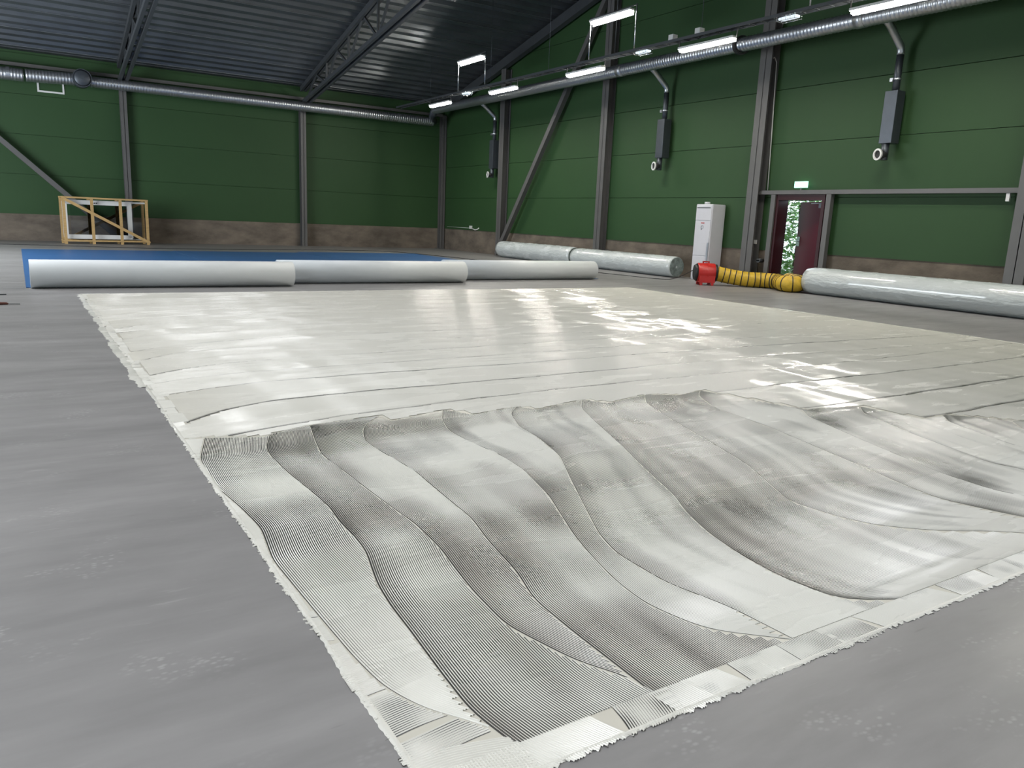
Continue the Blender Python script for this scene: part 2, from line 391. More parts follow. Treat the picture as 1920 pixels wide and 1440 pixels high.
P, R = ribbed((14.35, 29.15, 5.01), (2.3, 29.15, 5.03), .165); MB().tube(P, R, seg=20).build('duct_section', GALV, d)
P1, R1 = ribbed((2.3, 29.15, 5.06), (.55, 29.15, 5.0), .185); P2, R2 = ribbed((.5, 29.15, 4.99), (-3.5, 29.15, 4.97), .185)
MB().tube(P1, R1, seg=20).build('duct_section', GALV, d); MB().tube(P2, R2, seg=20).build('duct_section', GALV, d)
MB().ring((.05, 29.15, 5.0), (1, 0, 0), .2, .18, .1).build('coupling', GALV, d)
o = MB().tube([(2.05, 29.2, 5.06), (2.05, 28.75, 5.06)], .27, 32).tube([(2.05, 28.75, 5.06), (2.05, 28.72, 5.06), (2.05, 28.70, 5.06)], [.25, .2, .05], 32).build('air_nozzle', GALVD)
tag(o, 'round dark grey air nozzle on the back wall duct', 'nozzle')
fr = empty('wall_grille', (1.2, 29.7, 4.65), 'small dark wall opening in a white frame beneath the back duct', 'grille')
MB().box(.88, 1.56, 29.735, 29.755, 4.66, 5.2).build('opening', DARKG, fr)
MB().box(.85, .9, 29.7, 29.76, 4.62, 5.2).box(1.54, 1.59, 29.7, 29.76, 4.62, 5.2).box(.9, 1.54, 29.7, 29.76, 4.62, 4.67).build('frame', WHITEP, fr)

def branch(y, label):
    t = empty('duct_branch', (14.95, y, 2.85), label, 'air duct', 'branch ducts with silencer boxes on the right wall')
    MB().tube([(14.15, y, 5.45), (14.5, y, 5.27), (14.93, y, 4.95), (14.96, y, 4.86), (14.96, y, 4.8)], .072, 16).build('angled_pipe', GALV, t)
    MB().tube([(14.96, y, 4.82), (14.96, y, 4.08)], .07, 16).build('upper_pipe', GALVD, t)
    cl = MB().ring((14.96, y, 4.33), (0, 0, 1), .085, .07, .03).box(14.84, 14.9, y + .02, y + .08, 4.29, 4.36).build('pipe_clamp', GALV, t)
    MB().box(14.84, 15.1, y - .13, y + .14, 3.12, 4.12).build('silencer_box', GALVD, t, bevel=.006)
    MB().tube([(14.92, y + .03, 3.14), (14.92, y + .03, 2.8)], .075, 16).build('lower_pipe', GALVD, t)
    nz = MB().tube([(14.92, y + .03, 2.9), (14.78, y + .07, 2.9)], .085, 18).build('nozzle', DARKG, t)
    MB().ring((14.78, y + .07, 2.9), (-1, .25, 0), .115, .08, .03).build('nozzle_ring', WHITEP, nz)
    return t
branch(9.74, 'dark grey silencer box branch duct above the area right of the maroon door')
branch(16.35, 'dark grey silencer box branch duct above the white heater cabinet')
branch(25.3, 'dark grey silencer box branch duct nearest the far corner')

# ------------------------------------------------------------------ cable tray and lamps
TX = 12.5
t = empty('cable_tray', (TX, 15, 5.27), 'dark suspended cable tray running above the row of lit tube lamps', 'cable tray')
for s in (-.1, .1): MB().bar((TX + s, 28.3, 5.27), (TX + s, -1, 5.27), .02, .06).build('side_rail', DSTEEL, t)
m = MB(); y = 28.2
while y > -1: m.bar((TX - .1, y, 5.25), (TX + .1, y, 5.25), .03, .015); y -= .3
tag(m.build('rungs', DSTEEL, t), kind='stuff')
for y in (25.6, 21.5, 18.4, 15.6, 12.75, 9.2):
    MB().tube([(TX, y, 5.27), (TX, y, roof_z(y))], .006, 6).build('hanger_wire', GALVD, t)
MB().tube([(TX - .03, 28, 5.3), (TX - .02, 22, 5.31), (TX - .04, 16, 5.3), (TX - .02, 9, 5.31), (TX - .03, 3, 5.3)], .018, 8).build('cable', BLACK, t)
def box_on(y):
    return tag(MB().box(TX - .07, TX + .07, y - .07, y + .07, 5.3, 5.42).build('junction_box', WHITEP), 'small white junction box on top of the cable tray', 'junction box', 'junction boxes on the tray')
box_on(13.6); box_on(12.8)
def tube_lamp(y0, y1, z, label, group, upper=False):
    t = empty('tube_lamp', (TX, (y0 + y1) / 2, z), label, 'lamp', group)
    MB().box(TX - .07, TX + .05, y0, y1, z, z + .045).box(TX + .052, TX + .06, y0, y1, z - (.095 if upper else .058), z + .045).build('housing', WHITEP, t)  # wall-side plate and wider top added to keep lamp light off wall and roof
    MB().box(TX - .045, TX + .045, y0 + .02, y1 - .02, z - .05, z).build('diffuser', LAMP, t, bevel=.012)
    if upper:
        for y in (y0 - .16, y1 + .02): MB().tube([(TX, y, 5.3), (TX, y, z + .12)], .016, 8).build('support_rod', CHROME, t)
        MB().bar((TX, y0 - .18, z + .09), (TX, y1 + .04, z + .09), .02, .02).build('top_rail', DSTEEL, t)
    else:
        MB().tube([(TX, y0 - .05, z + .03), (TX, y0 - .07, 5.25)], .012, 8).build('hanger', STEEL, t)
        MB().tube([(TX, y1 + .02, z + .03), (TX, y1 + .02, 5.25)], .012, 8).build('hanger', STEEL, t)
    return t
GL = 'lit tube lamps below the tray'
for y0, y1, lb in [(24.12, 25.6, 'lit white tube lamp under the tray, farthest, near the duct corner'),
                   (20.0, 21.5, 'lit white tube lamp under the tray, second from the far corner'),
                   (16.0, 17.5, 'lit white tube lamp under the tray, third from the far corner'),
                   (11.8, 13.35, 'lit white tube lamp under the tray, fourth from the far corner'),
                   (7.65, 9.17, 'lit white tube lamp under the tray, largest and nearest, cut by the top edge'),
                   (3.5, 5.05, 'tube lamp under the tray, just beyond the right edge of the photo'),
                   (-.65, .9, 'tube lamp under the tray, abreast of the camera, outside the photo')]:
    tube_lamp(y0, y1, 5.07, lb, GL)
for y0, y1, lb in [(22.0, 23.56, 'lit white tube lamp raised on two rods above the tray, the farther one'),
                   (15.05, 16.6, 'lit white tube lamp raised on two rods above the tray, the nearer one'),
                   (8.4, 10.03, 'tube lamp raised on rods, mostly above the top edge of the photo')]:
    tube_lamp(y0, y1, 6.2, lb, 'lit tube lamps raised above the tray', True)
for y, lb in [(22.9, 'small wire-caged emergency light on the tray under the farther raised lamp'),
              (14.5, 'small wire-caged emergency light at the foot of the nearer raised lamp'),
              (10.45, 'small wire-caged emergency light on the tray at the top right')]:
    t = empty('emergency_light', (TX, y, 5.2), lb, 'lamp', 'caged emergency lights on the tray')
    MB().box(TX - .12, TX + .02, y - .2, y + .2, 5.17, 5.22).build('lamp_body', LAMPW, t, bevel=.02)
    m = MB()
    for q in (-.2, -.1, 0, .1, .2): m.tube([(TX - .15, y + q, 5.24), (TX - .15, y + q, 5.15), (TX + .05, y + q, 5.15), (TX + .05, y + q, 5.24)], .004, 5)
    for xx in (TX - .15, TX - .05, TX + .05): m.tube([(xx, y - .22, 5.15), (xx, y + .22, 5.15)], .004, 5)
    m.build('wire_guard', CHROME, t)
# bodies for the added overhead fill lights (above the frame)
p0 = None
for x, y in RIDGE_FILLS:
    if p0 is None:
        p0 = empty('ridge_fill_luminaire', (x, y, 8.1), 'added unseen fill luminaire, white strip body hung high under the roof ridge', 'lamp', 'added fill luminaires under the ridge')
        MB().box(x - .45, x + .45, y - 2.35, y + 2.35, 8.08, 8.16).build('housing', WHITEP, p0)
        MB().tube([(x, y, 8.16), (x, y, roof_z(y) + .05)], .008, 6).build('hanger_wire', GALVD, p0)
    else:
        c = copy_tree(p0); c.location = (x, y, min(8.1, roof_height(y) - 1.1))

# ------------------------------------------------------------------ door, exit sign, outdoors
fr = MB().box(15.05, 15.4, 12.36, 12.5, 0, 2.14).box(15.05, 15.4, 11.12, 11.2, 0, 2.14).box(15.05, 15.4, 11.2, 12.36, 2.02, 2.14).build('door_1', MAROOND); struct(fr)
hx, hy = 15.34, 11.21; ang = math.radians(20)
leaf = bpy.data.objects.new('door_leaf', None)
def rot2(u, v): # u along leaf, v thickness
    return (hx + u * math.sin(ang) + v * math.cos(ang), hy + u * math.cos(ang) - v * math.sin(ang))
def lbox(m, u0, u1, v0, v1, z0, z1):
    n = len(m.v)
    for z in (z0, z1):
        for u, v in ((u0, v0), (u1, v0), (u1, v1), (u0, v1)): m.v.append((*rot2(u, v), z))
    for q in ((0, 3, 2, 1), (4, 5, 6, 7), (0, 1, 5, 4), (1, 2, 6, 5), (2, 3, 7, 6), (3, 0, 4, 7)): m.f.append(tuple(n + i for i in q)); m.sm.append(False)
    return m
lf = lbox(MB(), 0, 1.12, 0, .05, .02, 2.0).build('door_leaf', MAROON, fr)
lbox(lbox(lbox(MB(), .98, 1.1, -.015, 0, .98, 1.2), .96, 1.07, -.07, -.05, 1.08, 1.1), 1.05, 1.07, -.07, 0, 1.08, 1.1).build('door_handle', CHROME, lf)
lbox(lbox(MB(), .05, .3, -.06, 0, 1.86, 1.95), .05, .62, -.05, -.03, 1.955, 1.97).build('door_closer', GALV, lf)
struct(MB().box(15.05, 15.45, 11.12, 12.5, 0.0, .02).build('trim_2', STEEL))
t = empty('exit_sign', (15.1, 11.8, 2.27), 'glowing green and white emergency exit sign above the maroon door', 'sign')
MB().box(15.06, 15.10, 11.64, 11.98, 2.29, 2.43).build('sign_body', EXITG, t)
m = MB()   # running figure, arrow and doorway of the pictogram
m.box(15.055, 15.06, 11.68, 11.77, 2.31, 2.41).box(15.055, 15.06, 11.90, 11.96, 2.34, 2.38)
m.bar((15.057, 11.83, 2.40), (15.057, 11.83, 2.375), .02, .004).bar((15.057, 11.84, 2.37), (15.057, 11.82, 2.345), .018, .004)
m.bar((15.057, 11.82, 2.345), (15.057, 11.85, 2.31), .012, .004).bar((15.057, 11.82, 2.345), (15.057, 11.79, 2.315), .012, .004)
tag(m.build('pictogram', EXITW, t), kind='stuff')
MB().box(15.08, 15.12, 11.79, 11.83, 2.235, 2.3).build('bracket', STEEL, t)

struct(MB().box(15.45, 30, -4, 34, -.25, -.05).build('trim_3', GRASS))
def tree(x, y, h, r, n, label, seed):
    rg = random.Random(seed); t = empty('tree', (x, y, -.05), label, 'tree', 'greenery outside the door')
    m = MB(); m.tube([(x, y, -.05), (x + .05, y, h * .5), (x, y + .05, h * .8)], [.09, .06, .03], 8).build('trunk', BARK, t)
    m = MB()
    for _ in range(n):
        a = rg.uniform(0, 6.283); b = rg.uniform(-1, 1); q = r * rg.random() ** .4; s = (1 - b * b) ** .5
        c = Vector((x + q * s * math.cos(a), y + q * s * math.sin(a), h * .5 + b * h * .5)); u = Vector((rg.gauss(0, 1), rg.gauss(0, 1), rg.gauss(0, 1))).normalized(); v = u.orthogonal().normalized()
        l = rg.uniform(.05, .1); k = len(m.v)
        m.v += [tuple(c - u * l), tuple(c + v * l * .45 + u * .1 * l), tuple(c + u * l), tuple(c - v * l * .45)]; m.f.append((k, k + 1, k + 2, k + 3)); m.sm.append(False)
    m.build('foliage', LEAF, t); return t
tree(18.0, 14.0, 2.6, 1.0, 2600, 'leafy green bush seen through the open door gap', 3)
tree(20.5, 15.6, 5.0, 1.7, 3500, 'taller leafy green tree behind the bush outside the door', 4)

# small electrical items
o = tag(MB().tube([(15.14, 13.12, 5.2), (15.14, 13.0, 5.24), (15.15, 12.93, 5.12), (15.15, 12.8, 2.25)], .013, 8).build('wall_conduit', WHITEP), 'thin pale conduit with hooked top running down the right wall to the door beam', 'conduit')
t = empty('wall_socket', (15.15, 13.0, 1.0), 'small white socket on a cable between column and door', 'socket')
MB().box(15.12, 15.19, 12.95, 13.07, .98, 1.08).build('socket_box', WHITEP, t, bevel=.008)
MB().tube([(15.16, 13.0, 1.08), (15.16, 12.98, 2.15)], .008, 6).build('cable', WHITEP, t)
t = empty('wall_socket', (15.2, 27.1, .9), 'small white socket on the concrete ledge near the far corner', 'socket')
MB().box(15.13, 15.2, 27.14, 27.3, .9, 1.02).build('socket_box', WHITEP, t)
MB().tube([(15.17, 27.2, .93), (15.17, 26.9, .87), (15.17, 26.7, .9), (15.17, 26.6, .95)], .02, 8).build('plug_cable', WHITEP, t)
MB().tube([(15.19, 29.3, .93), (15.19, 27.3, .93)], .012, 6).build('conduit', WHITEP, t)
tag(MB().box(15.02, 15.06, 7.3, 7.36, 2.0, 2.14).build('beam_bracket', WHITEP), 'small white bracket under the right end of the door beam', 'bracket')
for y, z in ((24.5, .45), (18.65, .5), (12.8, .6), (6.75, .55)):
    tag(MB().tube([(15.0, y - .06, z), (15.16, y - .06, z)], .05, 12).box(15.0, 15.16, y - .1, y, z - .015, z + .015).build('anchor_bolt', DSTEEL), 'dark anchor bracket fixing a right wall column to the concrete', 'bracket', 'column anchor brackets')

# ------------------------------------------------------------------ floor coverings
def arc_roll(x0, x1, yc, r, yfar, label, sx0, sx1):
    """vinyl sheet lying flat from yfar and rolled up at yc"""
    t = empty('vinyl_covering', ((x0 + x1) / 2, yc, 0), label, 'floor covering', 'part-rolled blue floor coverings')
    MB().box(sx0, sx1, yc + .02, yfar, .002, .007).build('laid_sheet', BLUE, t)
    m = MB(); turns = 3.2; n = 150; th = .004; prof = []
    for i in range(n + 1):
        a = turns * 2 * math.pi * i / n; rr = r - (r * .16) * i / n * 1.0
        prof.append((yc - rr * math.sin(a), r + .006 - rr * math.cos(a)))
    # outer wall first: starts at the bottom, goes forward and up
    for x in (x0, x1):
        for p in prof: m.v.append((x, p[0], p[1]))
    k = len(prof)
    for i in range(k - 1): m.f.append((i, i + 1, k + i + 1, k + i)); m.sm.append(True)
    o = m.build('roll', [BACKING, BLUE], t); s = o.modifiers.new('thick', 'SOLIDIFY'); s.thickness = .006; s.offset = 0
    return t
arc_roll(.10, 4.02, 13.62, .21, 24.55, 'left blue vinyl covering, its pale roll nearest the white adhesive edge', .04, 3.785)
arc_roll(3.90, 7.70, 14.10, .21, 24.72, 'middle blue vinyl covering, its pale roll slightly behind the left one', 3.81, 7.60)
arc_roll(7.55, 11.55, 14.70, .21, 25.15, 'right blue vinyl covering, its pale roll farthest back of the three', 7.61, 11.75)
def wrapped(y0, y1, x, r, label, end=True):
    t = empty('wrapped_roll', (x, (y0 + y1) / 2, 0), label, 'roll', 'plastic wrapped rolls along the right wall')
    P = []; R = []; n = 40
    for i in range(n + 1):
        P.append((x, y0 + (y1 - y0) * i / n, r + .002)); R.append(r * (1 + .006 * math.sin(i * 1.7) + .004 * random.random()))
    R[0] = R[-1] = r * .93; R[1] = R[-2] = r * .99
    m = MB().tube(P, R, 48); m.build('wrapping', WRAP, t)
    for ye, s in ((y0, -1), (y1, 1)):
        e = MB().ring((x, ye, r + .002), (0, s, 0), r * .9, r * .42, .012).ring((x, ye, r + .002), (0, s, 0), r * .42, r * .12, .006)
        e.build('roll_end', FELT, t)
    return t
wrapped(19.55, 23.95, 14.62, .285, 'plastic wrapped roll farthest along the right wall, beside the brace foot')
wrapped(15.05, 19.45, 14.60, .275, 'plastic wrapped roll behind the white heater, its crumpled end facing the camera')
wrapped(6.05, 10.95, 14.62, .285, 'large plastic wrapped roll at the right edge, beside the yellow hose')

# ------------------------------------------------------------------ heater cabinet, fan and hose
t = empty('heater_cabinet', (14.95, 14.35, 0), 'tall white heater cabinet standing in front of the right wall', 'heater')
MB().box(14.70, 15.16, 14.06, 14.62, .0, 1.90).build('cabinet_body', WHITEM, t, bevel=.02)
MB().box(14.685, 14.70, 14.08, 14.60, 1.50, 1.87).box(14.685, 14.70, 14.08, 14.60, .62, 1.485).box(14.685, 14.70, 14.08, 14.60, .05, .605).build('front_panel', WHITEM, t, bevel=.006)
MB().box(14.68, 14.69, 14.12, 14.57, 1.80, 1.82).build('air_slot', DARKG, t)
MB().box(14.678, 14.686, 14.36, 14.39, 1.42, 1.445).box(14.678, 14.686, 14.32, 14.345, 1.42, 1.445).box(14.678, 14.686, 14.285, 14.31, 1.42, 1.445).build('red_indicator', RED, t)
MB().ring((14.684, 14.35, 1.33), (-1, 0, 0), .045, .036, .006).tube([(14.686, 14.37, 1.28), (14.67, 14.37, 1.28)], .014, 12).build('control_dial', GALV, t)
MB().box(14.676, 14.688, 14.08, 14.13, .35, .95).build('handle_strip', GALV, t)
MB().tube([(14.9, 14.45, 1.9), (14.9, 14.45, 1.96)], .07, 16).build('top_outlet', WHITEM, t)

fx, fy = 13.62, 13.08; ax = Vector((.84, -.5426, 0)); pr = Vector((.5426, .84, 0))
t = empty('portable_fan', (fx, fy, 0), 'red portable blower fan joined to the yellow hose', 'fan')
def ob(m, c, a0, a1, b0, b1, z0, z1):
    n = len(m.v)
    for z in (z0, z1):
        for a, b in ((a0, b0), (a1, b0), (a1, b1), (a0, b1)): m.v.append(tuple(Vector((c[0], c[1], z)) + ax * a + pr * b))
    for q in ((0, 3, 2, 1), (4, 5, 6, 7), (0, 1, 5, 4), (1, 2, 6, 5), (2, 3, 7, 6), (3, 0, 4, 7)): m.f.append(tuple(n + i for i in q)); m.sm.append(False)
    return m
c = Vector((fx, fy, .285))
m = MB().tube([c - ax * .2, c - ax * .19, c + ax * .2, c + ax * .21], [.205, .22, .22, .205], 32)
ob(m, (fx, fy), -.17, .2, -.21, .21, .06, .36)
m.build('housing', RED, t, bevel=.02)
m = MB()
for a in (-.15, .11): ob(m, (fx, fy), a, a + .06, -.21, -.13, 0, .08); ob(m, (fx, fy), a, a + .06, .13, .21, 0, .08)
m.build('feet', RED, t)
MB().tube([c - ax * .26, c - ax * .2], [.17, .21], 28).build('intake_grille', BLACK, t)
m = MB(); ob(m, (fx, fy), -.08, -.05, -.02, .02, .5, .545); ob(m, (fx, fy), .05, .08, -.02, .02, .5, .545); ob(m, (fx, fy), -.08, .08, -.02, .02, .525, .55); m.build('carry_handle', RED, t)
MB().ring(c + ax * .02, ax, .228, .2, .012).build('band', MATS['red_moulded_plastic'], t)
MB().tube([c + ax * .2, c + ax * .26], .2, 28).build('outlet_collar', BLACK, t)

def smooth_path(P, n=12):
    P = [Vector(p) for p in P]; out = []
    for i in range(len(P) - 1):
        p0 = P[max(i - 1, 0)]; p1 = P[i]; p2 = P[i + 1]; p3 = P[min(i + 2, len(P) - 1)]
        for k in range(n):
            s = k / n; out.append(.5 * ((2 * p1) + (p2 - p0) * s + (2 * p0 - 5 * p1 + 4 * p2 - p3) * s * s + (3 * p1 - p0 - 3 * p2 + p3) * s ** 3))
    out.append(P[-1]); return out
def hose(P, r, name, label, gap=.14):
    path = smooth_path(P, 14); L = [0]
    for a, b in zip(path, path[1:]): L.append(L[-1] + (b - a).length)
    def at(s):
        i = max(0, min(len(L) - 2, int(np.searchsorted(L, s)) - 1)); q = (s - L[i]) / max(1e-6, L[i + 1] - L[i]); return path[i].lerp(path[i + 1], min(1, max(0, q)))
    t = empty(name, tuple(P[0]), label, 'hose')
    m = MB(); PP = []; RR = []; s = 0
    while s < L[-1]:
        for f_, rr in ((0, r), (.25, r * .975), (.5, r * .965), (.75, r * .975)):
            PP.append(at(s + f_ * gap)); RR.append(rr)
        s += gap
    m.tube(PP, RR, 28).build('hose_skin', YELLOW, t)
    m = MB(); s = gap
    while s < L[-1] - gap:
        a = at(s); b = at(s + .03); d_ = (b - a)
        if d_.length > 1e-5: m.ring(a - d_.normalized() * .011, d_, r * 1.025, r * .9, .022)
        s += gap
    m.build('spiral_rib', BLACK, t)
    return t
r_ = .175
hose([(13.86, 12.92, .27), (14.08, 12.72, .22), (14.35, 12.42, .18), (14.62, 12.17, .178), (14.72, 11.86, .178), (14.5, 11.6, .178), (14.33, 11.36, .178), (14.36, 11.16, .178), (14.58, 11.14, .2), (14.78, 11.35, .2), (14.9, 11.6, .2), (15.15, 11.9, .2)],
     r_, 'ventilation_hose', 'yellow corrugated ventilation hose with black spiral ribs, from red fan to the door')
tag(MB().tube(smooth_path([(XL + .3, 27.0, .008), (-.46, 26.97, .008), (3.4, 25.9, .008), (7, 26.2, .008), (10.9, 26.6, .008), (12.1, 23.7, .008), (12.4, 21.5, .008), (13.2, 17.0, .008), (13.55, 14.75, .008), (13.62, 14.1, .06), (13.5, 13.4, .30), (13.45, 13.22, .38)]), .009, 8).build('power_cord', BLACK), 'thin black power cord snaking across the floor behind the blue covering to the fan', 'cord')

# ------------------------------------------------------------------ timber crate with window frame
t = empty('timber_crate', (2.4, 28.3, 0), 'open pine timber crate standing against the back wall', 'crate')
A = Vector((1.2, 28.0, 0)); B = Vector((3.66, 28.25, 0)); u = (B - A).normalized(); L_ = (B - A).length; vv = Vector((-u.y, u.x, 0)); D_ = .55
def cp(a, b, z): return A + u * a + vv * b + Vector((0, 0, z))
def plank(a, b, w, h, name='plank'): return MB().bar(a, b, w, h, up=vv).build(name, PINE, t)
for b in (0, D_):
    plank(cp(0, b, 1.42), cp(L_, b, 1.42), .05, .045, 'top_rail')
    plank(cp(0, b, .1), cp(L_, b, .1), .045, .045, 'bottom_rail')
    for a in (.05, L_ * .335, L_ * .665, L_ - .05):
        plank(cp(a, b, 0), cp(a, b, 1.42), .085, .03, 'upright')
plank(cp(.05, -.03, 1.38), cp(L_, -.03, .06), .085, .025, 'diagonal_plank')
plank(cp(.05, D_ + .03, .06), cp(L_, D_ + .03, 1.38), .085, .025, 'diagonal_plank')
for a in (.02, L_ - .02):
    for z in (.1, 1.42): plank(cp(a, 0, z), cp(a, D_, z), .05, .045, 'end_rail')
t = empty('window_unit', (2.3, 28.3, .12), 'white window frame with dark glass packed inside the timber crate', 'window unit')
def wb(a0, a1, z0, z1, b=.25, th=.09):
    return MB().bar(cp(a0, b, z0), cp(a1, b, z1), .14, th, up=vv)
m = MB()
for P0, P1 in (((.06, .22), (2.0, .22)), ((.06, 1.28), (2.0, 1.28)), ((.1, .2), (.1, 1.3)), ((1.95, .2), (1.95, 1.3))):
    m.bar(cp(P0[0], .22, P0[1]), cp(P1[0], .22, P1[1]), .13, .08, up=vv)
m.build('sash_frame', WHITEP, t)
m = MB().bar(cp(.15, .33, 1.33), cp(2.45, .33, 1.33), .05, .1, up=vv).bar(cp(.15, .33, .17), cp(2.4, .33, .17), .05, .1, up=vv); m.build('outer_frame', WHITEP, t)
MB().bar(cp(.25, .26, .72), cp(2.35, .26, .72), 1.1, .012, up=vv).build('glass_pane', GLASSM, t)
m = MB()
for a in (.86, .92, .98): m.bar(cp(a, .155, 1.27), cp(a + .03, .155, 1.27), .03, .006, up=vv)
m.build('black_marks', BLACK, t)

# tools at the left edge
t = empty('paint_scraper', (-.15, 11.47, 0), 'long scraper with brown handle and dark blade lying on the floor at the left edge', 'tool')
MB().tube([(-.5, 11.40, .016), (-.3, 11.43, .02), (-.19, 11.445, .018), (-.17, 11.447, .012)], [.012, .018, .016, .01], 12).build('handle', BROWN, t)
MB().bar((-.18, 11.446, .012), (-.045, 11.467, .006), .02, .006).build('blade', BLADE, t)
tag(MB().bar((-.6, 12.63, .01), (-.20, 12.66, .01), .02, .012).build('metal_rod', BLADE), 'thin dark rod on the floor beyond the brown-handled scraper', 'rod')

# ------------------------------------------------------------------ adhesive bed: every trowel stroke is real combed relief
GX0, GX1, GY0, GY1 = .70, 10.95, 1.31, 12.62
AV = []; AF = []; AM = []; base = 0
def emit(X, Y, Z, valid, gapcol):
    """X,Y,Z arrays (rows, cols); gapcol: bool per column quad"""
    global base
    nr, nc = X.shape
    idx = np.arange(nr * nc).reshape(nr, nc)
    ok = valid[:-1, :-1] & valid[1:, :-1] & valid[1:, 1:] & valid[:-1, 1:]
    a = idx[:-1, :-1][ok]; b = idx[:-1, 1:][ok]; c = idx[1:, 1:][ok]; d = idx[1:, :-1][ok]
    if len(a) == 0: return
    mat_ = np.broadcast_to(gapcol[None, :], ok.shape)[ok]
    F = np.stack([a, b, c, d], 1); used, inv = np.unique(F, return_inverse=True)
    V = np.stack([X.ravel()[used], Y.ravel()[used], Z.ravel()[used]], 1)
    AV.append(V); AF.append(inv.reshape(F.shape) + base); AM.append(mat_.astype(np.int32)); base += len(V)
def comb(edge, s, width, pitch, h, fill, z0=.0006, amp_edge=0., limit=None, axis='y', region=None, seed=0):
    """edge(s): left edge; ridges are the edge translated across. axis 'y': s=y, across=x ; axis 'x': s=x, across=y"""
    J = int(width / pitch); e = edge(s)
    off = np.arange(J) * pitch
    S = s[:, None] * np.ones((1, J)); X0 = e[:, None] + off[None, :]
    if axis == 'y': fx_, fy_ = X0, S
    else: fx_, fy_ = S, X0
    fl = np.clip(fill(fx_, fy_, off[None, :] * np.ones_like(S)), .06, .96)   # filled fraction of the pitch
    g = (1 - fl) * pitch
    hh = h * (.8 + .35 * vnoise(fx_ * 3, fy_ * 3, seed + 5))
    cols = []; zs = []
    w_ = pitch - g
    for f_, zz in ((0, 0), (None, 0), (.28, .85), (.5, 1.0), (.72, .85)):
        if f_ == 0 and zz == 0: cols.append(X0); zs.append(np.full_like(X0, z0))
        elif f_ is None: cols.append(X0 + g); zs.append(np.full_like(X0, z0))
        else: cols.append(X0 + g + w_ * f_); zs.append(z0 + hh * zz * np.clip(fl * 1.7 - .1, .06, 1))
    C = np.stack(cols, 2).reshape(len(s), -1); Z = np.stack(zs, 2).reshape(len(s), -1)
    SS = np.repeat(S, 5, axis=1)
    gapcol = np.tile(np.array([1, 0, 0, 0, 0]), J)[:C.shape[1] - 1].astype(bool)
    # push film quads between: the last ridge column joins the next ridge's first column
    if limit is not None: valid = C <= limit(s)[:, None]
    else: valid = np.ones_like(C, bool)
    if axis == 'y': X, Y = C, SS
    else: X, Y = SS, C
    if region is not None: valid &= region(X, Y)
    emit(X, Y, Z, valid, gapcol)

# left edges of the near strokes, as x at given y (metres on the floor)
K = 1.0
E = [
 [(4.52, .82), (4.13, .72), (3.68, .70), (3.35, .74), (3.07, .76), (2.75, .72), (2.46, .73), (2.21, .74), (1.99, .75), (1.8, .77), (1.65, .83), (1.55, .92), (1.42, .98)],
 [(4.45, 1.17), (4.2, 1.08), (4.05, 1.06), (3.75, 1.06), (3.42, 1.08), (3.18, 1.09), (3.0, 1.07), (2.81, 1.07), (2.67, 1.06), (2.51, 1.02), (2.38, .99), (2.22, .97), (2.04, .96), (1.78, .94), (1.59, .93), (1.42, .96)],
 [(4.51, 1.43), (4.2, 1.36), (3.94, 1.31), (3.69, 1.32), (3.24, 1.33), (3.01, 1.34), (2.83, 1.35), (2.55, 1.33), (2.39, 1.3), (2.19, 1.27), (1.93, 1.25), (1.71, 1.31), (1.62, 1.34), (1.54, 1.40), (1.42, 1.43)],
 [(4.57, 1.9), (4.46, 1.78), (4.31, 1.69), (4.09, 1.62), (3.9, 1.62), (3.48, 1.65), (3.26, 1.63), (2.98, 1.61), (2.79, 1.6), (2.54, 1.54), (2.24, 1.49), (2.04, 1.43), (1.81, 1.42), (1.42, 1.42)],
 [(4.56, 2.37), (4.37, 2.26), (4.1, 2.17), (3.81, 2.17), (3.56, 2.2), (3.26, 2.18), (2.86, 2.07), (2.44, 1.9), (2.25, 1.84), (2.01, 1.78), (1.83, 1.76), (1.7, 1.79), (1.58, 1.83), (1.51, 1.92), (1.42, 2.02)],
 [(4.45, 2.89), (4.32, 2.76), (4.0, 2.63), (3.74, 2.6), (3.37, 2.5), (3.01, 2.31), (2.39, 2.0), (2.2, 1.94), (1.91, 1.94), (1.67, 2.01), (1.42, 2.03)],
 [(4.45, 3.47), (4.26, 3.32), (3.98, 3.2), (3.45, 2.99), (2.98, 2.79), (2.6, 2.64), (2.41, 2.53), (2.18, 2.44), (1.96, 2.39), (1.75, 2.37), (1.62, 2.39), (1.51, 2.42), (1.47, 2.48), (1.42, 2.6)],
 [(4.4, 4.05), (4.2, 3.88), (3.9, 3.76), (3.38, 3.59), (2.8, 3.39), (2.29, 3.11), (2.07, 3.14), (1.9, 3.21), (1.73, 3.4), (1.6, 3.66), (1.42, 3.9)],
 [(4.35, 4.6), (4.22, 4.45), (3.87, 4.26), (3.33, 4.2), (2.73, 4.05), (2.17, 3.9), (1.97, 3.86), (1.7, 3.95), (1.42, 4.1)],
 [(3.55, 4.85), (3.4, 4.72), (2.8, 4.5), (2.2, 4.3), (1.9, 4.28), (1.42, 4.5)],
 [(3.45, 5.4), (3.3, 5.22), (2.8, 5.0), (2.2, 4.8), (1.42, 4.95)],
 [(3.0, 5.75), (2.85, 5.58), (2.4, 5.4), (1.9, 5.25), (1.42, 5.4)],
 [(2.68, 6.1), (2.5, 5.9), (2.1, 5.8), (1.42, 5.85)],
 [(2.6, 6.7), (2.3, 6.5), (1.42, 6.5)],
 [(2.6, 7.4), (2.3, 7.2), (1.42, 7.2)],
]
